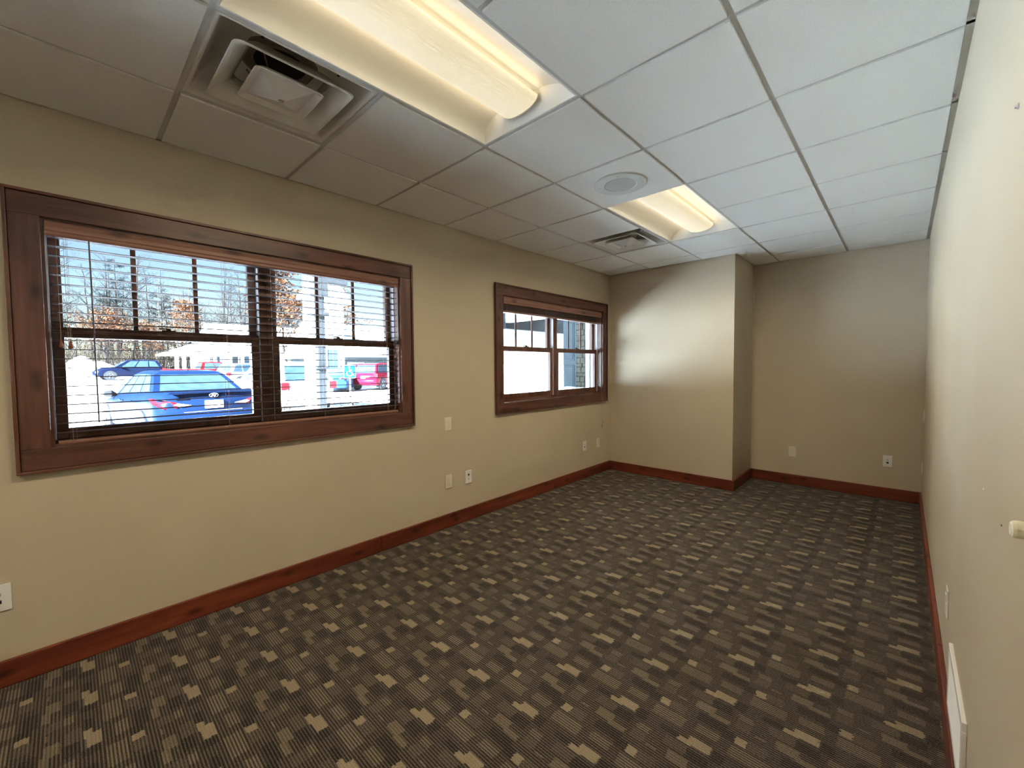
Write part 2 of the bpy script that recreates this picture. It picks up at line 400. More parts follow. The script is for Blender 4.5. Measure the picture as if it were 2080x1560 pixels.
# ------------------------------------------------------------------ light fixtures
def fixture(c, j, label):
    xa, xb = gx(c)+.0097, gx(c+1)-.0097; ya, yb = j*T+.0097, (j+2)*T-.0097
    xc = (xa+xb)/2; hw = (xb-xa)/2
    e = empty('ceiling_light', (xc, (ya+yb)/2, FZ+.002), label, 'ceiling light', 'recessed fluorescent ceiling lights')
    z0 = FZ+.002
    # thin face frame
    fr = MB(); t = .008
    fr.box(xa, xa+t, ya, yb, z0-.002, z0+.01).box(xb-t, xb, ya, yb, z0-.002, z0+.01).box(xa+t, xb-t, ya, ya+t, z0-.002, z0+.01).box(xa+t, xb-t, yb-t, yb, z0-.002, z0+.01)
    fr.build('frame', M_REFL, e)
    LW = .110; ht = .086
    for s in (-1, 1):
        prof = []
        for k in range(11):
            a = k/10*math.pi/2
            prof.append((xc+s*(hw-t-(hw-t-LW+.02)*(1-math.cos(a))), z0+ht*math.sin(a)))
        back = [(p[0]+s*.0, p[1]+.004) for p in prof][::-1]
        rings = [[(p[0], y, p[1]) for p in prof] for y in (ya+t, yb-t)]
        MB().loft(rings, close=False, caps=False).build('reflector_wing', M_REFL, e, smooth=True, fix=False)
    # end plates follow the wing curve and lean inwards
    for (y, d) in ((ya+t, 1), (yb-t, -1)):
        pts = []
        for s in (-1, 1):
            q = []
            for k in range(9):
                a = k/8*math.pi/2
                zz = z0+ht*math.sin(a)
                q.append((xc+s*(hw-t-(hw-t-LW+.02)*(1-math.cos(a))), y+d*.045*math.sin(a), zz))
            pts += q if s == -1 else q[::-1]
        MB().add(pts, [tuple(range(len(pts)))]).build('end_plate', M_REFL, e, fix=False)
    # curved lens basket
    ly0, ly1 = ya+.052, yb-.052
    arc = []
    for k in range(17):
        a = math.pi*(k/16)
        arc.append((xc-LW*math.cos(a), z0+.062-.046*math.sin(a)**.9))
    lens = MB().loft([[(p[0], y, p[1]) for p in arc] for y in (ly0, ly1)], close=True, caps=True).build('lens', M_LENS, e, fix=True)
    for p in lens.data.polygons: p.use_smooth = len(p.vertices) == 4
    for y in (ly0, ly1):
        d = -.006 if y == ly0 else .006
        cap = [(xc+(p[0]-xc)*1.02, p[1]-.0015) for p in arc]+[(xc+LW*1.02, z0+.068), (xc-LW*1.02, z0+.068)]
        MB().prism(cap, 1, min(y, y+d), max(y, y+d)).build('lens_end_cap', M_VENT, e)
    MB().box(xa, xb, ya, yb, z0+ht+.004, z0+ht+.02).build('housing', M_REFL, e)
    ld = bpy.data.lights.new('fixture_lamp', 'AREA'); ld.shape = 'RECTANGLE'; ld.size = .17; ld.size_y = ly1-ly0-.05
    ld.energy = TUBE_WATTS; ld.color = (1.0, .82, .56); ld.spread = R_(164)
    lo = bpy.data.objects.new('fixture_lamp', ld); COL.objects.link(lo); lo.location = (xc, (ya+yb)/2, z0+.010); attach(lo, e)
    for s in (-1, 1):      # added fill lights beside the basket, brightening the wings
        sl = bpy.data.lights.new('wing_fill_light', 'AREA'); sl.shape = 'RECTANGLE'; sl.size = .03; sl.size_y = ly1-ly0-.02
        sl.energy = .36; sl.color = (1.0, .80, .50)
        so_ = bpy.data.objects.new('wing_fill_light', sl); COL.objects.link(so_); so_.location = (xc+s*(LW+.006), (ya+yb)/2, z0+.052)
        so_.rotation_euler = (0, -s*R_(105), 0); attach(so_, e)
    return e
fixture(2, -2, 'large lit ceiling light with curved yellow lens beside the near air vent')
fixture(2, 2, 'smaller-looking far lit ceiling light with curved yellow lens next to the round speaker')
fixture(2, -6, 'added unseen ceiling light with curved yellow lens behind the viewer')  # unseen fixture added to brighten the room, continues the spacing

# ------------------------------------------------------------------ supply diffusers
def vent(c, j, label):
    xa, xb = gx(c)+.0097, gx(c+1)-.0097; ya, yb = j*T+.0097, (j+1)*T-.0097
    xc, yc = (xa+xb)/2, (ya+yb)/2; hw = (xb-xa)/2; z0 = FZ+.002
    e = empty('air_diffuser', (xc, yc, z0), label, 'air vent', 'square ceiling air vents')
    def ring(h, z, n=1, rad=.02):
        # rounded square
        pts = []
        for (sx_, sy_, a0) in ((1, 1, 0), (-1, 1, 90), (-1, -1, 180), (1, -1, 270)):
            for k in range(4):
                a = R_(a0+k*30); pts.append((xc+sx_*(h-rad)+rad*math.cos(a), yc+sy_*(h-rad)+rad*math.sin(a), z))
        return pts
    # back pan: flat rim then cone rising to the neck
    o = MB().loft([ring(hw, z0+.001, rad=.002), ring(hw, z0-.001, rad=.002), ring(hw-.016, z0-.001, rad=.006), ring(hw-.024, z0+.014, rad=.012), ring(hw-.058, z0+.080, rad=.03), ring(hw-.09, z0+.112, rad=.05), ring(.120, z0+.1165, rad=.06)], caps=False).build('back_pan', M_VENT, e, smooth=True, fix=True)
    MB().lathe([(.098, -.001), (.096, .03)], (xc, yc, z0+.1142), n=28).build('duct_opening', M_DARK, e)
    MB().lathe([(.150, .0), (.106, -.001), (.102, -.008), (.098, -.008), (.098, .002)], (xc, yc, z0+.116), n=28, caps=False).build('duct_collar', M_DUCT, e)
    # louvre ring: flared square skirt
    MB().loft([ring(.226, z0-.014, rad=.03), ring(.212, z0-.006, rad=.03), ring(.150, z0+.060, rad=.03), ring(.142, z0+.060, rad=.03), ring(.170, z0+.026, rad=.03), ring(.208, z0-.012, rad=.03), ring(.222, z0-.017, rad=.03), ring(.226, z0-.014, rad=.03)], caps=False).build('louvre_ring', M_VENT, e, smooth=True)
    # inner plaque with a shallow pyramid and centre screw
    pl = MB().loft([ring(.080, z0+.026, rad=.02), ring(.112, z0+.004, rad=.02), ring(.130, z0-.013, rad=.02), ring(.133, z0-.017, rad=.02), ring(.129, z0-.019, rad=.018), ring(.104, z0-.006, rad=.004), ring(.016, z0-.040, rad=.003)], caps=True)
    plo = pl.build('plaque', M_VENT, e)
    MB().lathe([(.012, -.0), (.009, -.004), (.003, -.0055)], (xc, yc, z0-.0395), n=12).build('screw', M_STEEL, plo)
    for sx_ in (-1, 1):
        for sy_ in (-1, 1):
            MB().tube([(xc+sx_*.06, yc+sy_*.06, z0+.012), (xc+sx_*.10, yc+sy_*.10, z0+.09)], .003, 6).build('strut', M_DUCT, e)
    for s in (-1, 1):
        MB().lathe([(.005, 0), (.005, -.002)], (xc+hw-.052, yc+s*.14, z0+.02), n=8).build('rivet', M_DARK, e)
    return e
vent(1, -2, 'large square white ceiling air vent beside the near lit ceiling light')
vent(1, 3, 'small-looking far square white ceiling air vent beside the far ceiling light')

# ------------------------------------------------------------------ ceiling speaker
spx, spy = (gx(2)+gx(3))/2, 1.5*T
e = empty('ceiling_speaker', (spx, spy, H), 'round pale grey ceiling speaker with perforated centre near the far light', 'speaker')
MB().lathe([(.168, 0), (.168, -.003), (.160, -.008), (.104, -.0085), (.098, -.006), (.02, -.006)], (spx, spy, H), n=48).build('speaker_baffle', M_SPK, e)
MB().lathe([(.097, -.0062), (.096, -.0075), (.02, -.009), (.004, -.009)], (spx, spy, H), n=40).build('speaker_grille', M_SPKG, e)
for a in range(4):
    MB().lathe([(.004, -.007), (.003, -.0095)], (spx+.135*math.cos(R_(a*90+20)), spy+.135*math.sin(R_(a*90+20)), H), n=8).build('screw', M_GREYP, e)

# ------------------------------------------------------------------ windows
def wbox(name, par, mat, x0, x1, y0, y1, z0, z1, bev=.002): return MB().box(x0, x1, y0, y1, z0, z1).build(name, mat, par, bevel=bev)
def window(n, oy):
    e = empty('window_%d' % n, (0, oy+WIN[0][0], WZ[0]), kind='structure')
    ya, yb = WIN[0][0]+oy, WIN[0][1]+oy; za, zb = WZ
    cw = .1075
    # picture-frame casing, butt-jointed, with a thin back band round the outside
    wbox('casing_board', e, WOODM[1], 0, .019, ya-cw+.014, yb+cw-.014, zb, zb+cw-.014)
    wbox('casing_board', e, WOODM[1], 0, .019, ya-cw+.014, yb+cw-.014, za-cw+.014, za)
    wbox('casing_board', e, WOODM[2], 0, .019, ya-cw+.014, ya, za, zb)
    wbox('casing_board', e, WOODM[2], 0, .019, yb, yb+cw-.014, za, zb)
    wbox('back_band', e, WOODM[1], 0, .030, ya-cw, yb+cw, zb+cw-.013, zb+cw)
    wbox('back_band', e, WOODM[1], 0, .030, ya-cw, yb+cw, za-cw, za-cw+.013)
    wbox('back_band', e, WOODM[2], 0, .030, ya-cw, ya-cw+.013, za-cw+.013, zb+cw-.013)
    wbox('back_band', e, WOODM[2], 0, .030, yb+cw-.013, yb+cw, za-cw+.013, zb+cw-.013)
    # jamb extensions
    jt = .012
    wbox('jamb_board', e, WOODM[1], -.16, -.0, ya, yb, zb-jt, zb, 0); wbox('jamb_board', e, WOODM[1], -.16, 0, ya, yb, za, za+jt, 0)
    wbox('jamb_board', e, WOODM[2], -.16, 0, ya, ya+jt, za+jt, zb-jt, 0); wbox('jamb_board', e, WOODM[2], -.16, 0, yb-jt, yb, za+jt, zb-jt, 0)
    ym = (ya+yb)/2+.002
    wbox('mullion_post', e, WOODM[2], -.16, -.052, ym-.033, ym+.033, za+jt, zb-jt)
    wbox('mullion_seam', e, WOODM[2], -.0519, -.048, ym+.006, ym+.026, za+jt, zb-jt)
    wbox('sill_stop', e, WOODM[1], -.155, -.052, ya+jt, yb-jt, za+jt, za+jt+.014)
    for (a, b) in ((ya+jt, ym-.033), (ym+.033, yb-jt)):
        for (p, q) in ((a, a+.004), (b-.004, b)):
            wbox('jamb_liner', e, M_LINER, -.150, -.056, p, q, za+jt+.014, zb-jt, 0)
            wbox('liner_track', e, M_BLACKP if False else M_GREYP, -.106, -.101, p-.001 if p > a else p, q+(.002 if p == a else 0), za+jt+.014, zb-jt, 0)
        a2, b2 = a+.006, b-.006; st = .040
        zlo, zm, zhi = za+jt+.014, 1.586, zb-jt
        # lower sash (inner track)
        x0, x1 = -.099, -.066
        sm = MB().box(x0, x1, a2, a2+st, zlo, zm).box(x0, x1, b2-st, b2, zlo, zm).box(x0, x1, a2+st, b2-st, zlo, 1.104).box(x0, x1, a2+st, b2-st, 1.536, zm)
        sash = sm.build('sash', WOODM[2], e, bevel=.0025)
        MB().box(x0+.012, x0+.016, a2+st-.004, b2-st+.004, 1.100, 1.540).build('pane', M_PANE, sash)
        yc = (a2+b2)/2
        MB().box(x0+.002, x1-.004, yc-.030, yc+.030, zm, zm+.006).lathe([(.012, .006), (.010, .016), (.004, .018)], ((x0+x1)/2, yc, zm), n=12).box((x0+x1)/2-.006, (x0+x1)/2+.006, yc-.042, yc+.0, zm+.010, zm+.018).build('sash_lock', M_METALD, sash, bevel=.001)
        # upper sash (outer track) with two vertical muntins
        x0, x1 = -.140, -.107
        sm = MB().box(x0, x1, a2, a2+st, 1.540, zhi).box(x0, x1, b2-st, b2, 1.540, zhi).box(x0, x1, a2+st, b2-st, 1.540, 1.584).box(x0, x1, a2+st, b2-st, zhi-.034, zhi)
        sash = sm.build('sash', WOODM[2], e, bevel=.0025)
        MB().box(x0+.014, x0+.018, a2+st-.004, b2-st+.004, 1.580, zhi-.030).build('pane', M_PANE, sash)
        for k in (1, 2):
            ymu = a2+st+(b2-a2-2*st)*k/3
            MB().box(x0+.018, x1-.002, ymu-.011, ymu+.011, 1.584, zhi-.034).build('muntin', WOODM[2], sash, bevel=.003)
    return e
window(1, 0); window(2, 2.959); window(3, -2.959)  # last window is an unseen addition behind the camera, for daylight

# ------------------------------------------------------------------ blinds
def slat_mb(w_):
    # slightly crowned slat, 50 mm deep, running along y
    n = 6; top = []; bot = []
    for k in range(n+1):
        x = -.025+.05*k/n; cr = .0016*(1-(2*k/n-1)**2)
        top.append((x, cr+.0013)); bot.append((x, cr-.0013))
    return MB().prism(top+bot[::-1], 1, -w_/2, w_/2)
def blind(oy, lowered, label, ladders):
    ya, yb = WIN[0][0]+oy+.016, WIN[0][1]+oy-.016; yc = (ya+yb)/2; zt = WZ[1]-.013
    e = empty('window_blind', (-.03, yc, zt), label, 'blind', 'wood slat window blinds')
    v = MB().prism([(.000, zt-.064), (.006, zt-.066), (.011, zt-.058), (.009, zt-.046), (.013, zt-.040), (.013, zt-.022), (.009, zt-.016), (.012, zt-.004), (.008, zt), (.000, zt)], 1, ya-.002, yb+.002)
    v.build('valance', M_SLAT, e)
    MB().box(-.058, -.004, ya, yb, zt-.046, zt-.001).build('headrail', M_SLAT, e)
    slat = None
    if lowered:
        zs = [1.996-.0432*k for k in range(22)]
        rail = (1.022, 1.052)
    else:
        zs = [zt-.052-.0034*k for k in range(22)]
        rail = (zs[-1]-.022, zs[-1]-.004)
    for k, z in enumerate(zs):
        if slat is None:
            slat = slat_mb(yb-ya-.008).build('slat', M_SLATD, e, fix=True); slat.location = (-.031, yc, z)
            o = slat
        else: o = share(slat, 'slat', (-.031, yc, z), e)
    MB().box(-.056, -.006, ya+.004, yb-.004, rail[0], rail[1]).build('bottom_rail', M_SLAT, e, bevel=.004)
    for yy in ladders:
        for x in (-.0585, -.0035):
            MB().tube([(x, yy, zt-.046), (x, yy, rail[1])], .0008, 4).build('ladder_cord', M_CORD, e)
        MB().tube([(-.031, yy+.012, zt-.046), (-.031, yy+.012, rail[1])], .0008, 4).build('lift_cord', M_CORD, e)
    def tassel(cord, p):
        MB().lathe([(.002, .022), (.005, .020), (.0055, .010), (.0085, -.004), (.0095, -.012), (.004, -.015)], p, n=10).build('tassel', M_TASSEL if lowered else M_CORD, cord, smooth=True)
    if lowered:
        # two pull cords with tassels at the left, wand, one cord at the right
        for yy, zz in ((-1.598, 1.498), (-1.568, 1.494)):
            c = MB().tube([(.0155, yy, zt-.06), (.0155, yy, zz+.02)], .0009, 4).build('pull_cord', M_CORD, e); tassel(c, (.0155, yy, zz))
        MB().tube([(.016, -1.492, zt-.060), (.016, -1.490, zt-.3), (.016, -1.487, 1.128)], .0034, 8).build('tilt_wand', plain('smoke_wand', (.10, .09, .13), .3), e)
        c = MB().tube([(.016, .136, zt-.06), (.0155, .140, 1.49)], .0009, 4).build('pull_cord', M_CORD, e); tassel(c, (.0155, .140, 1.472))
    else:
        c = MB().tube([(.016, 3.086, zt-.06), (.017, 3.088, 1.45), (.016, 3.10, 1.30), (.0155, 3.115, 1.05), (.026, 3.120, .90), (.036, 3.122, .70)], .0010, 4).build('pull_cord', M_CORD, e); tassel(c, (.036, 3.122, .655))
        tassel(c, (.030, 3.106, .61))
        MB().tube([(.018, 3.066, zt-.06), (.019, 3.070, 1.30), (.032, 3.098, .92), (.032, 3.104, .63)], .0010, 4).build('pull_cord', M_CORD, e)
    return e
blind(0, True, 'lowered dark wood slat blind with open slats in the near window', (-1.575, -.95, -.40, .075))
blind(2.959, False, 'raised wood slat blind stacked at the top of the far window', (-1.575+2.959, -.95+2.959, -.40+2.959, .075+2.959))

# ------------------------------------------------------------------ wall plates
def rot_frame(side):
    # returns function mapping (along, up, out) to world
    if side == 'left': return lambda a, z, o: (o, a, z)
    if side == 'right': return lambda a, z, o: (XR-o, a, z)
    return lambda a, z, o: (a, Y2-o, z)
def plate(side, a, z, kind, label, white=False):
    f = rot_frame(side); m = M_WHITEP if white else M_ALMOND
    e = empty('data_jack_plate' if kind.startswith('data') else 'power_outlet', f(a, z, 0), label, 'wall plate' if kind.startswith('data') else 'outlet')
    def bx(name, mat, a0, a1, z0, z1, o0, o1, bev=0, par=None):
        p, q = f(a+a0, z+z0, o0), f(a+a1, z+z1, o1)
        return MB().box(*(c for k in range(3) for c in sorted((p[k], q[k])))).build(name, mat, par or e, bevel=bev)
    bx('cover_plate', m, -.036, .036, -.0585, .0585, .0, .0055, .0022)
    if kind == 'duplex':
        for zz in (-.0195, .0195):
            r = bx('receptacle', m, -.0165, .0165, zz-.0135, zz+.0135, .0055, .0075, .001)
            bx('slot', M_GREYP, -.0075, -.0055, zz-.001, zz+.007, .0075, .0077, 0, r); bx('slot', M_GREYP, .0055, .0075, zz-.001, zz+.006, .0075, .0077, 0, r)
            bx('slot', M_GREYP, -.002, .002, zz-.009, zz-.0055, .0075, .0077, 0, r)
        bx('screw', M_STEEL, -.002, .002, -.002, .002, .0055, .0063)
    elif kind == 'decora':
        r = bx('receptacle', m, -.0165, .0165, -.033, .033, .0055, .0072, .001)
        for zz in (-.014, .014):
            bx('slot', M_GREYP, -.0075, -.0055, zz+.0, zz+.007, .0072, .0074, 0, r); bx('slot', M_GREYP, .0055, .0075, zz, zz+.006, .0072, .0074, 0, r); bx('slot', M_GREYP, -.002, .002, zz-.007, zz-.003, .0072, .0074, 0, r)
    else:
        for (zz, s, dark) in {'data3': ((.021, .0085, 1), (.002, .004, 0), (-.017, .006, 0)), 'data1': ((.014, .006, 0), (-.014, .0085, 1)), 'data_left': ((.016, .007, 0), (-.0165, .0075, 1))}[kind]:
            bx('jack', M_BLACKP if dark else M_GREYP, -s, s, zz-s, zz+s, .0055, .0066)
        for zz in (-.048, .048): bx('screw', M_STEEL, -.002, .002, zz-.002, zz+.002, .0055, .0062)
    return e
plate('left', .636, .893, 'decora', 'almond outlet plate set higher on the wall between the two windows')
plate('left', .636, .394, 'duplex', 'almond outlet plate low on the window wall directly below the higher plate')
plate('left', .859, .390, 'data3', 'white data jack plate with black jack, low beside the almond outlet between the windows', True)
plate('left', 2.741, .398, 'data1', 'white data jack plate with one black jack under the far window', True)
plate('left', 3.048, .395, 'duplex', 'almond outlet plate under the far window next to the corner')
plate('left', -1.823, .394, 'data_left', 'white data jack plate cut by the left edge below the near window', True)
plate('back', 1.935, .380, 'decora', 'almond outlet plate low on the alcove back wall, left of the data plate')
plate('back', 2.749, .386, 'data1', 'white data jack plate with black jack on the alcove back wall', True)
plate('right', 3.90, .885, 'decora', 'thin-looking white plate high on the right wall at the alcove', True)
plate('right', 3.98, .372, 'duplex', 'thin-looking white plate low on the right wall at the alcove', True)
plate('right', .862, .395, 'duplex', 'white outlet plate on the right wall beyond the floor register', True)

# ------------------------------------------------------------------ wall register, peg, wall marks on the right wall
e = empty('wall_register', (XR, .36, .118), 'white metal air register on the right wall just above the baseboard', 'wall vent')
ra, rb, rz0, rz1, rt = .128, .600, .119, .352, .0115
fm = MB().box(XR-rt, XR, ra, rb, rz1-.028, rz1).box(XR-rt, XR, ra, rb, rz0, rz0+.028).box(XR-rt, XR, ra, ra+.028, rz0+.028, rz1-.028).box(XR-rt, XR, rb-.028, rb, rz0+.028, rz1-.028)
fm.build('frame', M_WHITEP, e, bevel=.002)
MB().box(XR-.002, XR-.0005, ra+.028, rb-.028, rz0+.028, rz1-.028).build('backing', M_DARK, e)
for k in range(15):
    zz = rz0+.034+k*.0118
    MB().prism([(XR-.011, zz), (XR-.010, zz), (XR-.003, zz+.010), (XR-.004, zz+.010)], 1, ra+.027, rb-.027).build('louvre', M_WHITEP, e)
pk = (XR, -.715, 1.154)
e = empty('wall_peg', pk, 'cream round peg sticking out of the right wall', 'peg')
MB().lathe([(.0118, 0), (.0118, -.040), (.0108, -.0435), (.009, -.0445)], pk, axis=0, n=24).build('shaft', M_CREAM, e)
MB().lathe([(.0092, -.0444), (.0085, -.0452), (.002, -.0452)], pk, axis=0, n=20).build('end_face', plain('pale_peg_end', (.85, .83, .70), .6), e)
def anchor(name, y, z, mat, r, l, label, cat):
    o = MB().lathe([(r*1.2, 0), (r*1.2, -l*.35), (r*.7, -l*.5), (r*.5, -l)], (XR, y, z), axis=0, n=10).build(name, mat, None)
    tag(o, label, cat)
anchor('wall_screw', -.275, 1.889, M_STEEL, .005, .006, 'small steel screw left high on the right wall near the edge', 'screw')
anchor('nail', -.275, 1.043, plain('rusty_nail', (.15, .06, .05), .6), .0022, .0015, 'tiny brown nail in the right wall just above the cream peg', 'nail')
anchor('wall_anchor', -.003, 1.058, M_WHITEP, .0035, .002, 'tiny white plastic anchor in the middle of the right wall', 'anchor')
anchor('wall_anchor', .814, 1.896, M_WHITEP, .003, .002, 'tiny white plastic anchor high on the right wall near the ceiling', 'anchor')
#EXTERIOR
# ------------------------------------------------------------------ outside: snow, building parts, cars, trees
GR = -.12
def snow_mat(name, c=(.86, .88, .92)):
    m, nt, b, o = newmat(name)
    co = objco(nt); f = noise(nt, co, .35, 5, .55)
    cc = ramp(nt, f, [(.3, tuple(x*.88 for x in c)), (.65, c)])
    nt.links.new(cc, b.inputs['Base Color']); setv(b, {'Roughness': .8}); bump(nt, b, noise(nt, co, 1.4, 4), .35, .15)
    return m
M_SNOW = snow_mat('snow'); M_PACK = snow_mat('packed_snow_lot', (.74, .76, .80))
def gz(x):
    pts = [(200, GR), (-16, GR), (-26, -.02), (-35, .10), (-50, .60), (-62, .95), (-90, 1.8), (-140, 3.0)]
    for (a, za), (b, zb) in zip(pts, pts[1:]):
        if b <= x <= a: return za+(zb-za)*(a-x)/(a-b)
    return pts[-1][1] if x < -140 else GR
rg = random.Random(11)
xs_ = [-.16, -2, -5, -9, -13, -17, -22, -27, -33, -40, -46, -52, -58, -66, -76, -90, -115, -140]; ysg = [-90+10*k for k in range(23)]
vv = []; ff = []
for x in xs_:
    for y in ysg: vv.append((x, y, gz(x)+(rg.uniform(-.03, .03) if -60 < x < -8 else 0)))
ny = len(ysg)
for i in range(len(xs_)-1):
    for j in range(ny-1): ff.append((i*ny+j, i*ny+j+1, (i+1)*ny+j+1, (i+1)*ny+j))
MB().add(vv, ff).build('ground_snow', M_PACK, kind='structure', smooth=True)
MB().box(4.0, 60, -90, 120, GR-.05, GR).build('ground_behind', M_PACK, kind='structure')

def mound(name, cx_, cy_, lx, ly, h, label, seed):
    r = random.Random(seed); nu, nv = 28, 14; vs_ = []; fs = []
    for i in range(nu+1):
        for j in range(nv+1):
            a, b = i/nu*2-1, j/nv*2-1
            d = max(0, 1-abs(a)**2.6)*max(0, 1-abs(b)**2.2)
            wob = .75+.25*math.sin(a*7+seed)+.18*math.sin(a*13+b*4+seed*2)
            vs_.append((cx_+b*lx, cy_+a*ly, gz(cx_)-.15+h*d**.6*wob))
    for i in range(nu):
        for j in range(nv): fs.append((i*(nv+1)+j, i*(nv+1)+j+1, (i+1)*(nv+1)+j+1, (i+1)*(nv+1)+j))
    o = MB().add(vs_, fs).build(name, M_SNOW, smooth=True); tag(o, label, 'snow bank')
mound('snow_bank', -58, -.6, 4, 5.0, 1.9, 'long white snow bank behind the lot, left of the dark parked cars', 1)
mound('snow_bank', -61, -10.5, 4, 6.0, 1.45, 'low white snow bank at the far left of the lot', 2)
mound('snow_bank', -5.4, 4.6, 1.0, 2.2, .75, 'low snow drift in the bed outside between the windows', 4)

# ---- cars
def paint(name, col, metal=.35):
    return plain(name, col, .30, metal=0, var=.03, ior=1.10)
M_TIRE = plain('tire_rubber', (.02, .02, .022), .8, ior=1.06); M_RIM = plain('alloy_rim', (.10, .10, .11), .3, metal=.9)
M_CGLASS = plain('car_glass', (0.01575, 0.027, 0.03825), .06, var=.2, ior=1.2)
M_TAIL = plain('red_tail_lamp', (0.1125, 0.0054, 0.009), .12, var=.1, ior=1.2); M_TAILW = plain('clear_reverse_lamp', (.85, .82, .80), .15)
M_CHROME = plain('chrome_badge', (.85, .87, .9), .15, metal=1.0); M_PLATE = plain('licence_plate_white', (.86, .87, .88), .4)
M_INK = plain('plate_ink', (.05, .06, .10), .6, ior=1.06); M_TRIM = plain('black_trim', (.02, .02, .022), .6, ior=1.06)
def interp(tab, x):
    for a, b in zip(tab, tab[1:]):
        if a[0] <= x <= b[0]:
            t = (x-a[0])/(b[0]-a[0]); return [p+(q-p)*t for p, q in zip(a, b)]
    return list(tab[-1] if x > tab[-1][0] else tab[0])
def car(name, label, pos, heading, pm, kind='sedan', detail=False, lamp_rear=True):
    e = empty(name, (pos[0], pos[1], pos[2]), label, 'car' if kind != 'pickup' else 'truck', local=True, rz=heading)
    if kind == 'sedan':
        L = 4.8; tab = [(0, .74, .93, .42), (.05, .84, .99, .34), (.22, .885, 1.045, .27), (.7, .905, 1.06, .22), (1.3, .915, 1.01, .2), (2.4, .918, .97, .2), (3.35, .915, .94, .2), (4.1, .895, .85, .22), (4.55, .82, .72, .26), (4.8, .66, .58, .33)]
        g = dict(b0=.62, b1=3.62, r0=1.28, r1=2.62, zr=1.465, hb=.79, hr=.60); wh = (.98, 3.78); wr = .325
    elif kind == 'suv':
        L = 4.6; tab = [(0, .80, .98, .45), (.06, .88, 1.04, .36), (.3, .92, 1.06, .3), (1.2, .93, 1.05, .26), (2.6, .93, 1.04, .26), (3.4, .92, 1.03, .26), (4.1, .9, .98, .28), (4.45, .84, .85, .32), (4.6, .7, .7, .4)]
        g = dict(b0=.10, b1=3.45, r0=.50, r1=2.45, zr=1.70, hb=.84, hr=.68); wh = (.85, 3.65); wr = .36
    else:
        L = 5.4; tab = [(0, .86, 1.20, .5), (.05, .94, 1.25, .42), (1.9, .96, 1.25, .4), (2.0, .96, 1.22, .4), (3.9, .96, 1.18, .4), (4.9, .94, 1.1, .42), (5.3, .88, .98, .45), (5.4, .8, .85, .5)]
        g = dict(b0=2.0, b1=4.1, r0=2.2, r1=3.35, zr=1.78, hb=.86, hr=.70); wh = (1.1, 4.3); wr = .40
    nst = 26; rings = []
    for k in range(nst+1):
        x = L*k/nst; _, hw, zt, zb_ = interp(tab, x)
        half = [(0, zb_), (hw*.86, zb_), (hw*.975, zb_+.10), (hw, zb_+(zt-zb_)*.45), (hw*.985, zt-.20), (hw*.945, zt-.055), (hw*.86, zt), (hw*.45, zt+.02)]
        ring = [(x, -p[0], p[1]) for p in half[1:]][::-1]+[(x, p[0], p[1]) for p in half]
        rings.append([(x, 0, zt+.025)]+ring)
    body = MB().loft(rings, True, True).build('body', pm, e, smooth=True)
    # greenhouse
    zb0 = interp(tab, g['b0'])[2]; zb1 = interp(tab, g['b1'])[2]
    zr = g['zr']; nx = 12
    def gh(t, h):   # t along 0..1, h up 0..1 -> x, halfwidth, z
        x = (g['b0']+(g['b1']-g['b0'])*t)*(1-h)+(g['r0']+(g['r1']-g['r0'])*t)*h
        zb_ = interp(tab, x)[2]-.04 if h == 0 else zb0
        hw = g['hb']*(1-h)+g['hr']*h
        zz = (zb0+(zb1-zb0)*t-.03)*(1-h)+(zr-.035*(2*t-1)**2)*h
        return x, hw, zz
    rr = []
    hs = [0, .35, .7, .92, 1.0]
    for h in hs:
        ring = []
        sh = 1.0 if h < 1 else .86
        for k in range(nx+1):
            x, hw, zz = gh(k/nx, h); ring.append((x, hw*sh, zz+(.02 if h == 1 else 0)))
        for k in range(nx, -1, -1):
            x, hw, zz = gh(k/nx, h); ring.append((x, -hw*sh, zz+(.02 if h == 1 else 0)))
        rr.append(ring)
    MB().loft(rr, True, True).build('cabin', pm, e, smooth=False)
    off = .006
    def gpt(t, h, s, o=off):
        x, hw, zz = gh(t, h); return (x, s*(hw+o), zz)
    def quad(name, pts):
        c = sum((Vector(p) for p in pts), Vector())/len(pts)
        n = (Vector(pts[1])-Vector(pts[0])).cross(Vector(pts[2])-Vector(pts[1])).normalized()
        if n.dot(c-Vector((L*.45, 0, 1.1))) < 0: n = -n
        o1 = [Vector(p)+n*.004 for p in pts]; o2 = [Vector(p)-n*.012 for p in pts]
        m = MB().loft([o2, o1], True, True); return m.build(name, M_CGLASS, e)
    split = (.06, .30, .60, .90) if kind != 'pickup' else (.08, .5, .9)
    for s in (-1, 1):
        for a, b in zip(split, split[1:]):
            quad('side_window', [gpt(a+.015, .14, s), gpt(b-.015, .14, s), gpt(b-.015-.02*(b > .85), .88, s), gpt(a+.015+.03*(a < .1), .88, s)])
    for t, nm, o in ((0, 'rear_window', -1), (1, 'windshield', 1)):
        P = []
        for (h, s) in ((.12, -1), (.12, 1), (.90, 1), (.90, -1)):
            x, hw, zz = gh(t, h); P.append((x+o*.004, s*(hw-.10), zz))
        quad(nm, P)
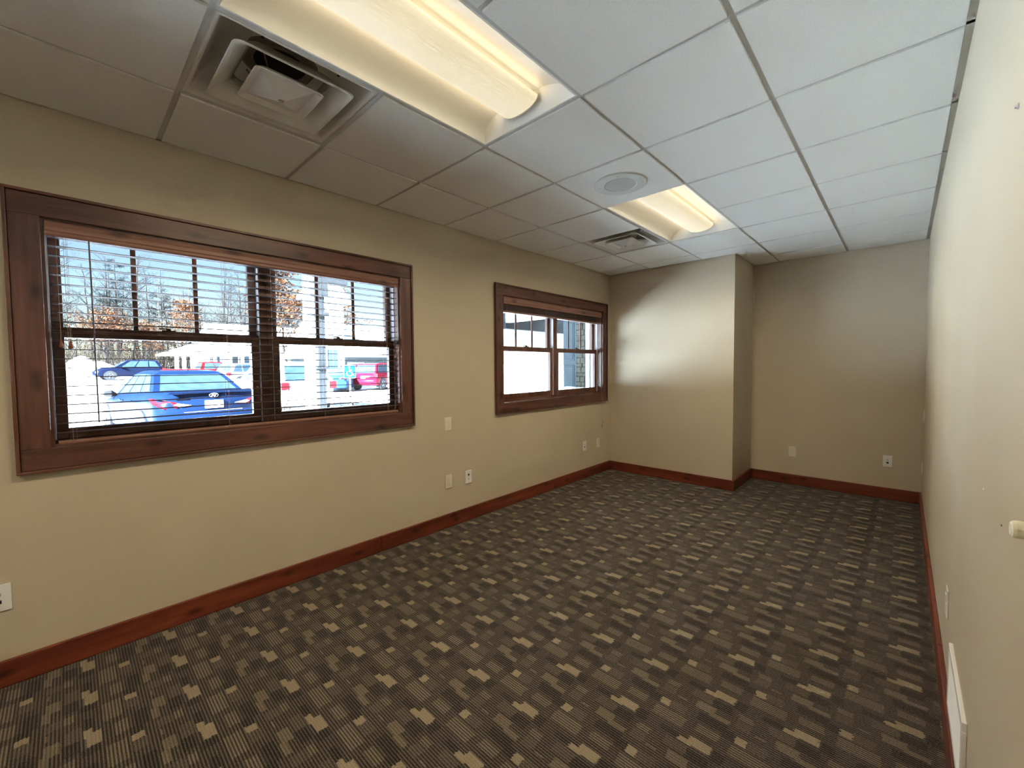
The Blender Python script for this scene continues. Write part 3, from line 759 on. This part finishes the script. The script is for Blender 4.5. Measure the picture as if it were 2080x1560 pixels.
    # wheels with arches
    for x in wh:
        for s in (-1, 1):
            yy = s*(interp(tab, x)[1]-.10)
            MB().lathe([(wr+.055, -.02), (wr+.055, .02)], (x, s*(interp(tab, x)[1]-.008), wr), axis=1, n=24).build('wheel_arch', M_TRIM, e)
            t = MB().lathe([(wr*.62, -.105), (wr*.95, -.10), (wr, -.08), (wr, .08), (wr*.95, .10), (wr*.62, .105)], (x, yy+s*.015, wr), axis=1, n=24).build('tire', M_TIRE, e, smooth=False)
            rim = MB().lathe([(wr*.62, 0), (wr*.60, s*.012), (wr*.5, s*.004), (.06, s*.0), (.03, s*.012)], (x, yy+s*.112, wr), axis=1, n=20).build('rim', M_RIM, t)
            sp_b = MB()
            for k in range(5):
                a = 2*math.pi*k/5
                sp_b.tube([(x+.04*math.cos(a), yy+s*.122, wr+.04*math.sin(a)), (x+wr*.57*math.cos(a), yy+s*.118, wr+wr*.57*math.sin(a))], [.03, .022], 5)
            sp_b.build('spokes', M_RIM, t)
    zt0 = tab[1][2]
    # rear lamps
    for s in (-1, 1):
        if kind == 'sedan':
            q = [(.035, s*.36, .83), (.005, s*.52, .865), (-.005, s*.70, .90), (.10, s*.875, .945), (.42, s*.905, .955), (.22, s*.915, .86), (.03, s*.80, .77), (-.012, s*.60, .775)]
            inn = [(x+.10, y*.93, z) for x, y, z in q]
            lamp = MB().loft([inn, q], True, True).build('tail_lamp', M_TAIL, e)
            MB().loft([[(x+.05, y, z) for x, y, z in ((-.014, s*.37, .815), (-.010, s*.58, .858), (-.016, s*.64, .835), (-.020, s*.56, .80))], [(-.014, s*.37, .815), (-.010, s*.58, .858), (-.016, s*.64, .835), (-.020, s*.56, .80)]], True, True).build('reverse_lamp', M_TAILW, lamp)
        elif kind == 'suv':
            MB().box(-.02, .16, min(s*.66, s*.915), max(s*.66, s*.915), .82, 1.06).build('tail_lamp', M_TAIL, e, bevel=.02)
        else:
            MB().box(-.02, .14, min(s*.84, s*.965), max(s*.84, s*.965), .78, 1.18).build('tail_lamp', M_TAIL, e, bevel=.02)
        # door mirrors
        xm, hwm, zm = gh(.86, .08)
        mm = MB().loft([[(xm+.10, s*(hwm+.04), zm-.02), (xm+.10, s*(hwm+.05), zm+.04), (xm+.04, s*(hwm+.05), zm+.04), (xm+.04, s*(hwm+.04), zm-.02)],
                        [(xm+.12, s*(hwm+.14), zm-.04), (xm+.12, s*(hwm+.14), zm+.10), (xm-.02, s*(hwm+.14), zm+.11), (xm-.02, s*(hwm+.14), zm-.05)],
                        [(xm+.10, s*(hwm+.27), zm-.02), (xm+.10, s*(hwm+.27), zm+.08), (xm+.0, s*(hwm+.27), zm+.085), (xm+.0, s*(hwm+.27), zm-.03)]], True, True)
        mm.build('door_mirror', M_TRIM if kind == 'sedan' else pm, e, bevel=.015)
        # front lamps and side sill trim
        MB().box(L-.34, L-.06, min(s*.58, s*.84), max(s*.58, s*.84), .60, .72).build('head_lamp', M_TAILW, e, bevel=.03)
        for xd in ((.33, .62) if kind == 'sedan' else (.40,)):
            xh = g['b0']+(g['b1']-g['b0'])*xd-.12; hwh = interp(tab, xh)[1]
            MB().tube([(xh-.09, s*(hwh*.985), .86), (xh-.06, s*(hwh+.02), .865), (xh+.06, s*(hwh+.02), .868), (xh+.09, s*(hwh*.985), .868)], .014, 6).build('door_handle', pm, e)
    # bumper, plate recess, plate, emblem
    MB().loft([[(.10, -.80, .34), (-.03, -.62, .33), (-.055, 0, .33), (-.03, .62, .33), (.10, .80, .34)], [(.06, -.885, .50), (-.05, -.66, .50), (-.08, 0, .50), (-.05, .66, .50), (.06, .885, .50)], [(.06, -.885, .62), (-.045, -.66, .645), (-.07, 0, .65), (-.045, .66, .645), (.06, .885, .62)], [(.10, -.86, .66), (.02, -.64, .70), (.0, 0, .70), (.02, .64, .70), (.10, .86, .66)]], False, False).build('rear_bumper', pm, e, smooth=True, fix=True)
    pl = MB().box(-.030, -.014, -.155, .155, .735, .888).build('licence_plate', M_PLATE, e)
    if detail:
        for k, yy in enumerate((-.115, -.075, -.035, .025, .068, .108)):
            hgt = .05
            MB().box(-.0315, -.0298, yy-.012, yy-.004, .785, .785+hgt).box(-.0315, -.0298, yy+.004, yy+.012, .785+.02*(k % 2), .785+hgt).box(-.0315, -.0298, yy-.004, yy+.004, .785+hgt-.012-.018*(k % 3), .785+hgt-.004-.018*(k % 3)).build('plate_character', M_INK, pl)
        # oval emblem with a slanted letter H
        ezc = .985
        pts = [(-.012, .075*math.cos(2*math.pi*k/24), ezc+.040*math.sin(2*math.pi*k/24)) for k in range(25)]
        em = MB().tube(pts, .0065, 6, caps=False)
        for (ya_, yb_) in ((.038, .016), (-.016, -.038)):
            em.tube([(-.014, ya_+.004, ezc-.030), (-.014, (ya_+yb_)/2, ezc), (-.014, yb_-.004, ezc+.030)], .0085, 6)
        em.tube([(-.014, .024, ezc-.008), (-.014, -.024, ezc+.008)], .007, 6)
        em.build('emblem', M_CHROME, e)
        MB().box(-.012, -.006, .42, .62, .93, .945).build('badge_lettering', M_CHROME, e)
        # lip spoiler, third brake light, roof antenna, seat backs and parcel shelf glimpses
        MB().loft([[(.02, -.74, 1.03), (.01, 0, 1.045), (.02, .74, 1.03)], [(-.035, -.70, 1.055), (-.05, 0, 1.07), (-.035, .70, 1.055)], [(.12, -.72, 1.075), (.10, 0, 1.095), (.12, .72, 1.075)]], False, False).build('lip_spoiler', pm, e, smooth=True)
        MB().tube([(1.42, 0, 1.47), (1.25, 0, 1.66)], [.012, .004], 6).build('roof_antenna', M_TRIM, e)
        MB().box(-.03, -.012, -.50, .50, .675, .69).build('chrome_strip', M_CHROME, e)
    return e
def heading(dx, dy): return math.atan2(dy, dx)
car('parked_sedan', 'blue sedan with red tail lamps and oval badge parked nearest the near window', (-7.15, .40, GR), heading(-.992, -.125), paint('blue_car_paint', (.0024, .0068, .022)), 'sedan', True)
car('parked_suv', 'white hatchback SUV seen from behind, right of the blue sedan', (-11.2, 3.82, GR), heading(-.99, -.12), paint('white_car_paint', (.80, .81, .82), 0), 'suv')
car('parked_suv', 'dark blue SUV with alloy wheels parked far back beside the snow bank', (-47.2, 4.5, gz(-48)), heading(.10, -1.0), paint('dark_car_paint', (0.00216, 0.0036, 0.0108)), 'suv')
car('pickup_truck', 'red pickup truck parked crosswise behind the blue sedan', (-34.9, 3.0, gz(-36)), heading(-.05, 1.0), paint('red_car_paint', (0.054, 0.0027, 0.0036)), 'pickup')
car('parked_suv', 'silver SUV turned sideways behind the right end of the blue sedan', (-33.0, 6.0, gz(-33)), heading(-.35, 1.0), paint('silver_car_paint', (0.1125, 0.1215, 0.135)), 'suv')
car('parked_suv', 'red SUV parked at the far right of the near window view', (-22.0, 11.2, gz(-24)), heading(-.55, .84), paint('crimson_car_paint', (0.072, 0.0027, 0.009)), 'suv')
car('parked_sedan', 'blue sedan half hidden behind the parking sign post', (-21.5, 8.9, gz(-21)), heading(-.8, .6), paint('pale_blue_car_paint', (0.009, 0.027, 0.063)), 'sedan')
car('parked_sedan', 'black sedan in front of the far porch behind the red pickup', (-44.0, 8.2, gz(-44)), heading(-.1, 1.0), paint('black_car_paint', (.015, .015, .02)), 'sedan')

# ---- accessible parking sign
M_SIGNB = plain('sign_blue', (0.0036, 0.027, 0.099), .4, ior=1.06); M_SIGNW = plain('sign_white', (.85, .87, .88), .5); M_GALV = plain('galvanised_post', (.05, .052, .056), .5, metal=.5, ior=1.06)
px, py = -8.0, 3.62
e = empty('parking_sign', (px, py, GR), 'blue accessible parking sign on a post in front of the red SUV', 'sign', local=True, rz=R_(-25))
MB().box(-.025, .025, -.025, .025, 0, 1.60).build('post', M_GALV, e)
pan = MB().box(.026, .030, -.155, .155, 1.22, 1.58).build('sign_panel', M_SIGNB, e, bevel=.001)
sym = MB()
for k in range(20):
    a0, a1 = R_(150+k*13.5), R_(150+(k+1)*13.5)
    sym.box(.030, .0315, .0, .0, 0, 0) if False else None
ringp = [(.0312, -.01+.07*math.cos(R_(140+a*12.5)), 1.35+.07*math.sin(R_(140+a*12.5))) for a in range(21)]
sym.tube(ringp, .010, 4).tube([(.0312, -.01, 1.49), (.0312, -.005, 1.39), (.0312, .055, 1.385), (.0312, .08, 1.31), (.0312, .10, 1.315)], .011, 4).tube([(.0312, -.008, 1.44), (.0312, .045, 1.44)], .009, 4)
sym.lathe([(.018, 0), (.018, .003)], (.0305, -.012, 1.52), axis=0, n=12)
sym.build('wheelchair_symbol', M_SIGNW, pan)
MB().box(.0298, .0308, -.148, .148, 1.227, 1.235).box(.0298, .0308, -.148, .148, 1.565, 1.573).box(.0298, .0308, -.148, -.140, 1.227, 1.573).box(.0298, .0308, .140, .148, 1.227, 1.573).build('sign_border', M_SIGNW, pan)

# ---- entry wing seen through the far window
M_BLUEG = plain('blue_grey_paint', (0.0396, 0.0517, 0.0616), .6, ior=1.06); M_WTRIM = plain('white_trim_paint', (.84, .85, .85), .6); M_GREYB = plain('grey_beam_and_column_shade', (.020, .0215, .024), .7, ior=1.06)  # beam grey also carries the shade on the second porch column
M_STONE = plain('stone_veneer', (0.0462, 0.0462, 0.0396), .9, var=.25, vscale=9, bmp=.6, bscale=40, ior=1.06)
e = empty('entry_wing', (-1.4, 6.2, GR), 'blue-grey and stone entry wing outside the far window', 'building')
MB().box(-2.80, -.2, 6.22, 9.5, GR, 3.0).build('wing_wall', M_WTRIM, e)
pil = MB().box(-2.80, -2.44, 6.15, 6.22, GR, 2.56).build('pilaster', M_BLUEG, e, bevel=.005)
for (z0, z1) in ((.62, 1.40), (1.50, 2.36)):
    MB().box(-2.745, -2.495, 6.138, 6.15, z0, z1).build('raised_panel', M_BLUEG, pil, bevel=.008)
    MB().box(-2.715, -2.525, 6.128, 6.138, z0+.035, z1-.035).build('raised_panel', M_BLUEG, pil, bevel=.006)
MB().box(-2.44, -2.20, 6.18, 6.22, GR, 2.56).build('stone_backing', M_STONE, e)
r = random.Random(5); z = GR
while z < 2.5:
    hh = r.uniform(.07, .13); x = -2.44
    while x < -2.21:
        ww = min(r.uniform(.09, .17), -2.20-x)
        MB().box(x+.004, x+ww-.004, 6.15-r.uniform(0, .015), 6.18, z+.004, min(z+hh, 2.56)-.004).build('stone', M_STONE, e, bevel=.006)
        x += ww
    z += hh
MB().box(-2.20, -2.11, 6.14, 6.22, GR, 2.56).build('corner_trim', M_WTRIM, e)
MB().box(-2.11, -.2, 6.19, 6.22, GR, 2.56).build('siding', M_BLUEG, e)
e = empty('entry_portico', (-3.5, 6, GR), 'white portico with a grey beam and snowy roof outside the far window', 'porch')
MB().box(-3.62, -3.50, 5.0, 9.0, 2.21, 2.55).build('beam', M_GREYB, e)
MB().box(-3.50, -.7, 5.0, 5.12, 2.34, 2.55).build('beam', M_WTRIM, e)
MB().box(-3.75, -.7, 3.40, 9.1, 2.55, 2.65).build('shade_roof_deck', M_WTRIM, e)  # deck extended forward, out of view, to shade the wing face
MB().prism([(-3.80, 2.65), (-.7, 2.65), (-.7, 3.0), (-3.70, 2.80)], 1, 3.38, 9.1).build('roof_snow', M_SNOW, e)
for (x, y) in ((-3.56, 8.9), (-3.56, 3.55)):
    MB().box(x-.11, x+.11, y-.11, y+.11, GR, 2.21).build('column', M_WTRIM, e, bevel=.006)

# ---- porch columns outside the near window
def column(x, y, w_, h, label, mat, bands):
    e = empty('porch_column', (x, y, GR), label, 'column')
    MB().box(x-w_/2, x+w_/2, y-w_/2, y+w_/2, GR, h).build('shaft', mat, e, bevel=.008)
    for (z0, z1, g_) in bands: MB().box(x-w_/2-g_, x+w_/2+g_, y-w_/2-g_, y+w_/2+g_, z0, z1).build('band', mat, e, bevel=.006)
    return e
column(-7.15, 2.28, .20, 4.6, 'bright white square column standing left of the grey column outside', M_WTRIM, [(GR, .12, .04), (4.3, 4.6, .05)])
e = column(-6.7, 2.33, .17, 3.05, 'shade-grey square column beside the bright white one outside the near window', M_GREYB, [(2.55, 2.62, .07), (2.98, 3.3, .06), (1.36, 1.42, .05)])  # shade on this white column is put into its grey base colour
o = empty('porch_beam', (-6.7, 3.0, 3.3), 'grey beam resting on the grey column outside the near window', 'beam')
MB().box(-6.8, -6.6, 2.22, 2.95, 3.30, 3.62).build('beam_timber', M_GREYB, o, bevel=.004)

# ---- far buildings
M_SIDW = plain('white_siding', (.80, .81, .80), .7); M_SIDG = plain('grey_siding', (0.0351, 0.0405, 0.0432), .7, ior=1.06); M_WINB = plain('dark_window_glass', (0.027, 0.0405, 0.0585), .1, ior=1.2)
def winbox(par, x, y0, y1, z0, z1, n=2):
    fr = MB().box(x, x+.06, y0-.12, y1+.12, z0-.12, z0).box(x, x+.06, y0-.12, y1+.12, z1, z1+.14).box(x, x+.06, y0-.12, y0, z0, z1).box(x, x+.06, y1, y1+.12, z0, z1).build('window_frame', M_SIDW, par)
    for k in range(n):
        a, b = y0+(y1-y0)*k/n, y0+(y1-y0)*(k+1)/n
        MB().box(x+.01, x+.03, a+.03, b-.03, z0, z1).build('pane', M_WINB, fr)
bz = .9
e = empty('far_lodge', (-60, 18, bz), 'low white and grey lodge with snowy roofs and a posted porch across the lot', 'building')
MB().box(-70, -58, 11.6, 34, bz-.5, 4.4).build('wall', M_SIDW, e)
MB().prism([(-71, 4.35), (-57.2, 4.35), (-57.2, 4.6), (-64, 7.4), (-71, 4.6)], 1, 11.0, 34.6).build('roof_snow', M_SNOW, e)
MB().prism([(18.6, 4.3), (23.2, 4.3), (20.9, 6.0)], 0, -64, -56.4).build('gable_roof', M_SNOW, e)
MB().box(-58, -56.9, 18.9, 22.9, bz-.5, 4.3).build('gable_wall', M_SIDG, e); winbox(e, -56.9, 20.2, 21.8, bz+.8, 2.9, 2)
MB().box(-57.99, -57.9, 12.6, 16.5, bz-.5, 3.4).build('porch_wall', M_SIDG, e)
winbox(e, -57.9, 13.3, 14.4, bz+.5, 3.0, 2); winbox(e, -57.9, 10.0, 11.3, bz+.4, 2.9, 3)
MB().box(-58, -57.9, 8.4, 12.5, bz-.5, 3.2).build('porch_wall', M_SIDW, e)
# hip porch roof
MB().add([(-51.6, 5.3, 3.05), (-51.6, 13.4, 3.05), (-58, 13.4, 3.05), (-58, 5.3, 3.05), (-51.6, 5.3, 2.9), (-51.6, 13.4, 2.9), (-58, 13.4, 2.9), (-58, 5.3, 2.9), (-55.5, 8.6, 4.35), (-55.5, 13.4, 4.35), (-58, 8.6, 4.35), (-58, 13.4, 4.35)],
         [(0, 1, 9, 8), (0, 8, 10, 3), (1, 2, 11, 9), (8, 9, 11, 10), (0, 4, 5, 1), (0, 3, 7, 4), (4, 7, 6, 5), (1, 5, 6, 2), (2, 6, 7, 3, 10, 11)]).build('porch_roof', M_SNOW, e)
for y in (6.3, 6.9, 9.0, 9.6, 11.0, 12.2):
    MB().box(-52.3, -52.0, y-.15, y+.15, bz-.3, 2.9).build('porch_post', M_SIDW, e)
e = empty('gable_house', (-24.6, 9.5, GR), 'tall white gabled house front with snowy roof beyond the grey column', 'building')
MB().prism([(9.55, GR), (11.25, GR), (11.25, 5.9), (10.3, 7.0), (9.55, 6.2)], 0, -27.0, -24.6).build('wall', M_SIDW, e)
MB().prism([(11.6, 5.6), (10.3, 7.05), (9.3, 6.0), (9.3, 6.3), (10.3, 7.4), (11.6, 5.95)], 0, -27.4, -24.2).build('roof_snow', M_SNOW, e)
winbox(e, -24.6, 10.1, 10.8, 1.2, 2.6, 2)
e = empty('dormer_house', (-32, 15, GR), 'grey house with broad snowy roof and a blue arched dormer at the right', 'building')
MB().box(-40, -31, 13.2, 24, GR, 2.5).build('wall', M_SIDG, e)
MB().prism([(-30.2, 2.3), (-35.5, 5.4), (-40.8, 2.3)], 1, 12.6, 24.6).build('roof_snow', M_SNOW, e)
arch = [(13.55, 3.4), (15.15, 3.4)]+[(14.35+.80*math.cos(R_(a)), 4.4+.75*math.sin(R_(a))) for a in range(0, 181, 15)]
dm = MB().prism(arch, 0, -36, -32.2).build('dormer', M_SIDW, e)
MB().prism([(14.35+(p[0]-14.35)*.86, 3.46+(p[1]-3.4)*.93) for p in arch], 0, -32.2, -32.15).build('pane', plain('blue_dormer_glass', (0.045, 0.108, 0.216), .15, ior=1.2), dm)
winbox(e, -31.0, 14.6, 15.8, .5, 1.7, 2)

# ---- trees
M_BARK = plain('grey_bark', (.014, .0115, .011), .9, var=.35, vscale=3, ior=1.06); M_BIRCH = plain('pale_birch_bark', (0.03465, 0.0315, 0.02835), .8, var=.25, vscale=4, ior=1.06)
M_LEAF = plain('rusty_oak_leaf', (.036, .015, .0075), .8, var=.5, vscale=2.0, ior=1.06); M_NEEDLE = plain('pine_needle', (0.004725, 0.007088, 0.007088), .9, var=.3, vscale=2, ior=1.06)
def branchy(seed, height, r0, nb, spread, birch=False, leafy=0):
    r = random.Random(seed); m = MB(); lf = MB()
    lean = Vector((r.uniform(-.06, .06), r.uniform(-.06, .06), 0))
    tr = [Vector((0, 0, 0))]
    for k in range(1, 8):
        tr.append(tr[0]+lean*height*k/7+Vector((r.uniform(-.12, .12), r.uniform(-.12, .12), height*k/7)))
    m.tube(tr, [r0*(1-.85*k/7) for k in range(8)], 6)
    def leaf(p, n):
        for _ in range(n):
            q = p+Vector((r.gauss(0, .32), r.gauss(0, .32), r.gauss(0, .28))); s = r.uniform(.09, .17)
            a = Vector((r.uniform(-1, 1), r.uniform(-1, 1), r.uniform(-1, 1))).normalized(); b = a.orthogonal().normalized()
            lf.add([q-a*s, q-b*s*.6, q+a*s, q+b*s*.6], [(0, 1, 2, 3)])
    for i in range(nb):
        t = r.uniform(.25, .97); k = min(int(t*7), 6); p = tr[k].lerp(tr[k+1], t*7-k)
        a = r.uniform(0, 2*math.pi); ln = spread*(1.15-t)*r.uniform(.6, 1.2)+.5; up_ = r.uniform(.5, 1.1)
        d = Vector((math.cos(a), math.sin(a), up_)).normalized(); rb = r0*(1-.85*t)*.5
        pts = [p]
        for s in range(1, 4): pts.append(p+d*ln*s/3+Vector((r.uniform(-.1, .1), r.uniform(-.1, .1), r.uniform(-.02, .18)))*ln*.3*s/3)
        m.tube(pts, [rb, rb*.7, rb*.45, rb*.2], 4, False)
        for j in range(r.randint(5, 8)):
            tt = r.uniform(.25, 1); q = pts[0].lerp(pts[3], tt); aa = r.uniform(0, 2*math.pi)
            d2 = (d+Vector((math.cos(aa), math.sin(aa), r.uniform(-.1, .7)))*.9).normalized(); l2 = ln*r.uniform(.25, .5)
            q2 = q+d2*l2; m.tube([q, q2], [rb*.35, rb*.12], 3, False)
            if leafy: leaf(q2, leafy)
            for h in range(3):
                d3 = (d2+Vector((r.uniform(-1, 1), r.uniform(-1, 1), r.uniform(-.3, .8)))*.7).normalized(); t3 = r.uniform(.3, 1)
                m.tube([q.lerp(q2, t3), q.lerp(q2, t3)+d3*l2*.55], [rb*.16, rb*.07], 3, False)
    return m, lf
protos = []
for k, (sd_, hh, r0, nb, sp_) in enumerate(((1, 15, .17, 26, 4.2), (2, 17, .20, 30, 4.8), (3, 13, .14, 24, 3.4), (4, 16, .16, 26, 3.8), (5, 12, .13, 22, 3.6))):
    m, _ = branchy(sd_, hh, r0, nb, sp_); protos.append((m, M_BIRCH if k in (2, 4) else M_BARK))
rt = random.Random(21); first = [None]*5
def place_tree(k, x, y, s, label, group):
    e = empty('bare_birch' if k in (2, 4) else 'bare_tree', (x, y, gz(x)), label, 'tree', group, local=True, rz=rt.uniform(0, 6.28))
    e.scale = (s, s, s*rt.uniform(.92, 1.08))
    if first[k] is None: first[k] = protos[k][0].build('trunk_and_branches', protos[k][1], e, fix=False)
    else:
        o = bpy.data.objects.new('trunk_and_branches', first[k].data); COL.objects.link(o); o.parent = e
for row, (x0, cnt) in enumerate(((-70, 19), (-76, 22), (-84, 24))):
    for i in range(cnt):
        y = -10+i*(44+4*row)/cnt+rt.uniform(-1, 1); x = x0+rt.uniform(-2.5, 2.5)
        if x > -73 and y > 9.5: x -= 8
        k = rt.choice((0, 1, 2, 3, 4)) if row < 2 else rt.choice((0, 1, 3))
        lb = ('slim pale bare birch in the wood beyond the snowy lot' if k in (2, 4) else 'grey leafless tree in the wood beyond the snowy lot')
        place_tree(k, x, y, rt.uniform(.72, 1.02), lb, 'bare birches beyond the lot' if k in (2, 4) else 'leafless trees beyond the lot')
# oaks still holding rusty leaves
def oak(x, y, h, seed, label, leafy=5, nb=26, spread=4.0):
    e = empty('rusty_oak', (x, y, gz(x)), label, 'tree', local=True)
    m, lf = branchy(seed, h, .16, nb, spread, leafy=leafy)
    m.build('trunk_and_branches', M_BARK, e, fix=False); lf.build('leaves', M_LEAF, e, fix=False, kind='stuff')
oak(-41, 13.2, 11.5, 31, 'oak with rusty orange leaves rising behind the white column', 14, 44, 3.6)
oak(-44, 19.3, 10.0, 32, 'rusty-leaved oak above the snowy roof at the right of the near window', 9, 30, 3.4)
oak(-65.5, 1.6, 6.5, 33, 'low rusty-leaved oak in the wood behind the snow bank', 8, 28, 3.4)
oak(-67, 5.2, 5.5, 34, 'low rusty-leaved oak behind the dark parked SUV', 7, 26, 3.2)
oak(-67, 9.3, 8.5, 35, 'rusty-leaved oak beside the far lodge roof', 9, 26, 3.0)
# pines
def pine(x, y, h, seed, label):
    r = random.Random(seed); e = empty('pine_tree', (x, y, gz(x)), label, 'tree', local=True)
    m = MB().tube([(0, 0, 0), (r.uniform(-.2, .2), 0, h*.5), (r.uniform(-.3, .3), 0, h)], [.2, .12, .03], 6); nd = MB()
    for i in range(46):
        t = r.uniform(.35, .98); a = r.uniform(0, 6.28); ln = (1.12-t)*4.0*r.uniform(.6, 1)+.4
        p = Vector((0, 0, h*t)); q = p+Vector((math.cos(a)*ln, math.sin(a)*ln, ln*.25)); m.tube([p, q], [.035, .01], 3, False)
        for _ in range(70):
            c = p.lerp(q, r.uniform(.35, 1))+Vector((r.gauss(0, .16), r.gauss(0, .16), r.gauss(.08, .10))); s = r.uniform(.10, .2)
            aa = Vector((r.uniform(-1, 1), r.uniform(-1, 1), r.uniform(-.3, 1))).normalized(); b = aa.orthogonal().normalized()
            nd.add([c-aa*s, c+b*.02, c+aa*s, c-b*.02], [(0, 1, 2, 3)])
    m.build('trunk_and_branches', M_BARK, e, fix=False); nd.build('needles', M_NEEDLE, e, fix=False, kind='stuff')
pine(-72, 3.2, 14.5, 41, 'tall thin pine in the middle of the wood left of the lodge')
pine(-78, -3.0, 10.5, 42, 'shorter pine at the left of the wood')
pine(-79, 8.6, 12.0, 43, 'pine standing behind the bare birches near the lodge')
# underbrush along the wood edge
r = random.Random(77); ub = MB()
for i in range(2600):
    x = -66-r.uniform(0, 22); y = r.uniform(-14, 24)
    if x > -73 and y > 10: continue
    p = Vector((x, y, gz(x))); h = r.uniform(1.2, 4.5); d = Vector((r.uniform(-.35, .35), r.uniform(-.35, .35), 1))
    q = p+d*h; ub.tube([p, q], [.03, .01], 3, False)
    for _ in range(3):
        a = p.lerp(q, r.uniform(.3, .95)); ub.tube([a, a+Vector((r.uniform(-1, 1), r.uniform(-1, 1), r.uniform(.2, 1)))*h*.28], [.014, .005], 3, False)
o = ub.build('underbrush', plain('brush_twigs', (.017, .0135, .011), .9, var=.4, vscale=1.0, ior=1.06), fix=False); tag(o, 'grey brown leafless underbrush filling the wood edge', 'underbrush', kind='stuff')
# dry stalks poking out of the snow near the window
def stalks(x, y, n, h, seed, label):
    r = random.Random(seed); e = empty('dry_plant', (x, y, GR), label, 'plant', local=True)
    mt = plain('dry_stem', (.03, .024, .02), .9, ior=1.06)
    for k in range(n):
        a = r.uniform(0, 6.28); t = Vector((math.cos(a)*r.uniform(.05, .22), math.sin(a)*r.uniform(.05, .22), h*r.uniform(.75, 1)))
        st = MB().tube([(0, 0, 0), t*.5+Vector((0, 0, .03)), t], [.010, .008, .006], 5).build('stem', mt, e)
        MB().lathe([(.004, -.02), (.022, 0), (.018, .02), (.004, .03)], t, n=8).build('seed_head', mt, st)
stalks(-4.4, .66, 9, 1.0, 1, 'dry flower stalks poking up at the lower left of the right sash')
stalks(-4.6, .88, 5, 1.12, 2, 'dry plant with a drooping seed head in front of the white column')
stalks(-4.2, 1.66, 7, 1.0, 3, 'dry plant beside the foot of the parking sign')
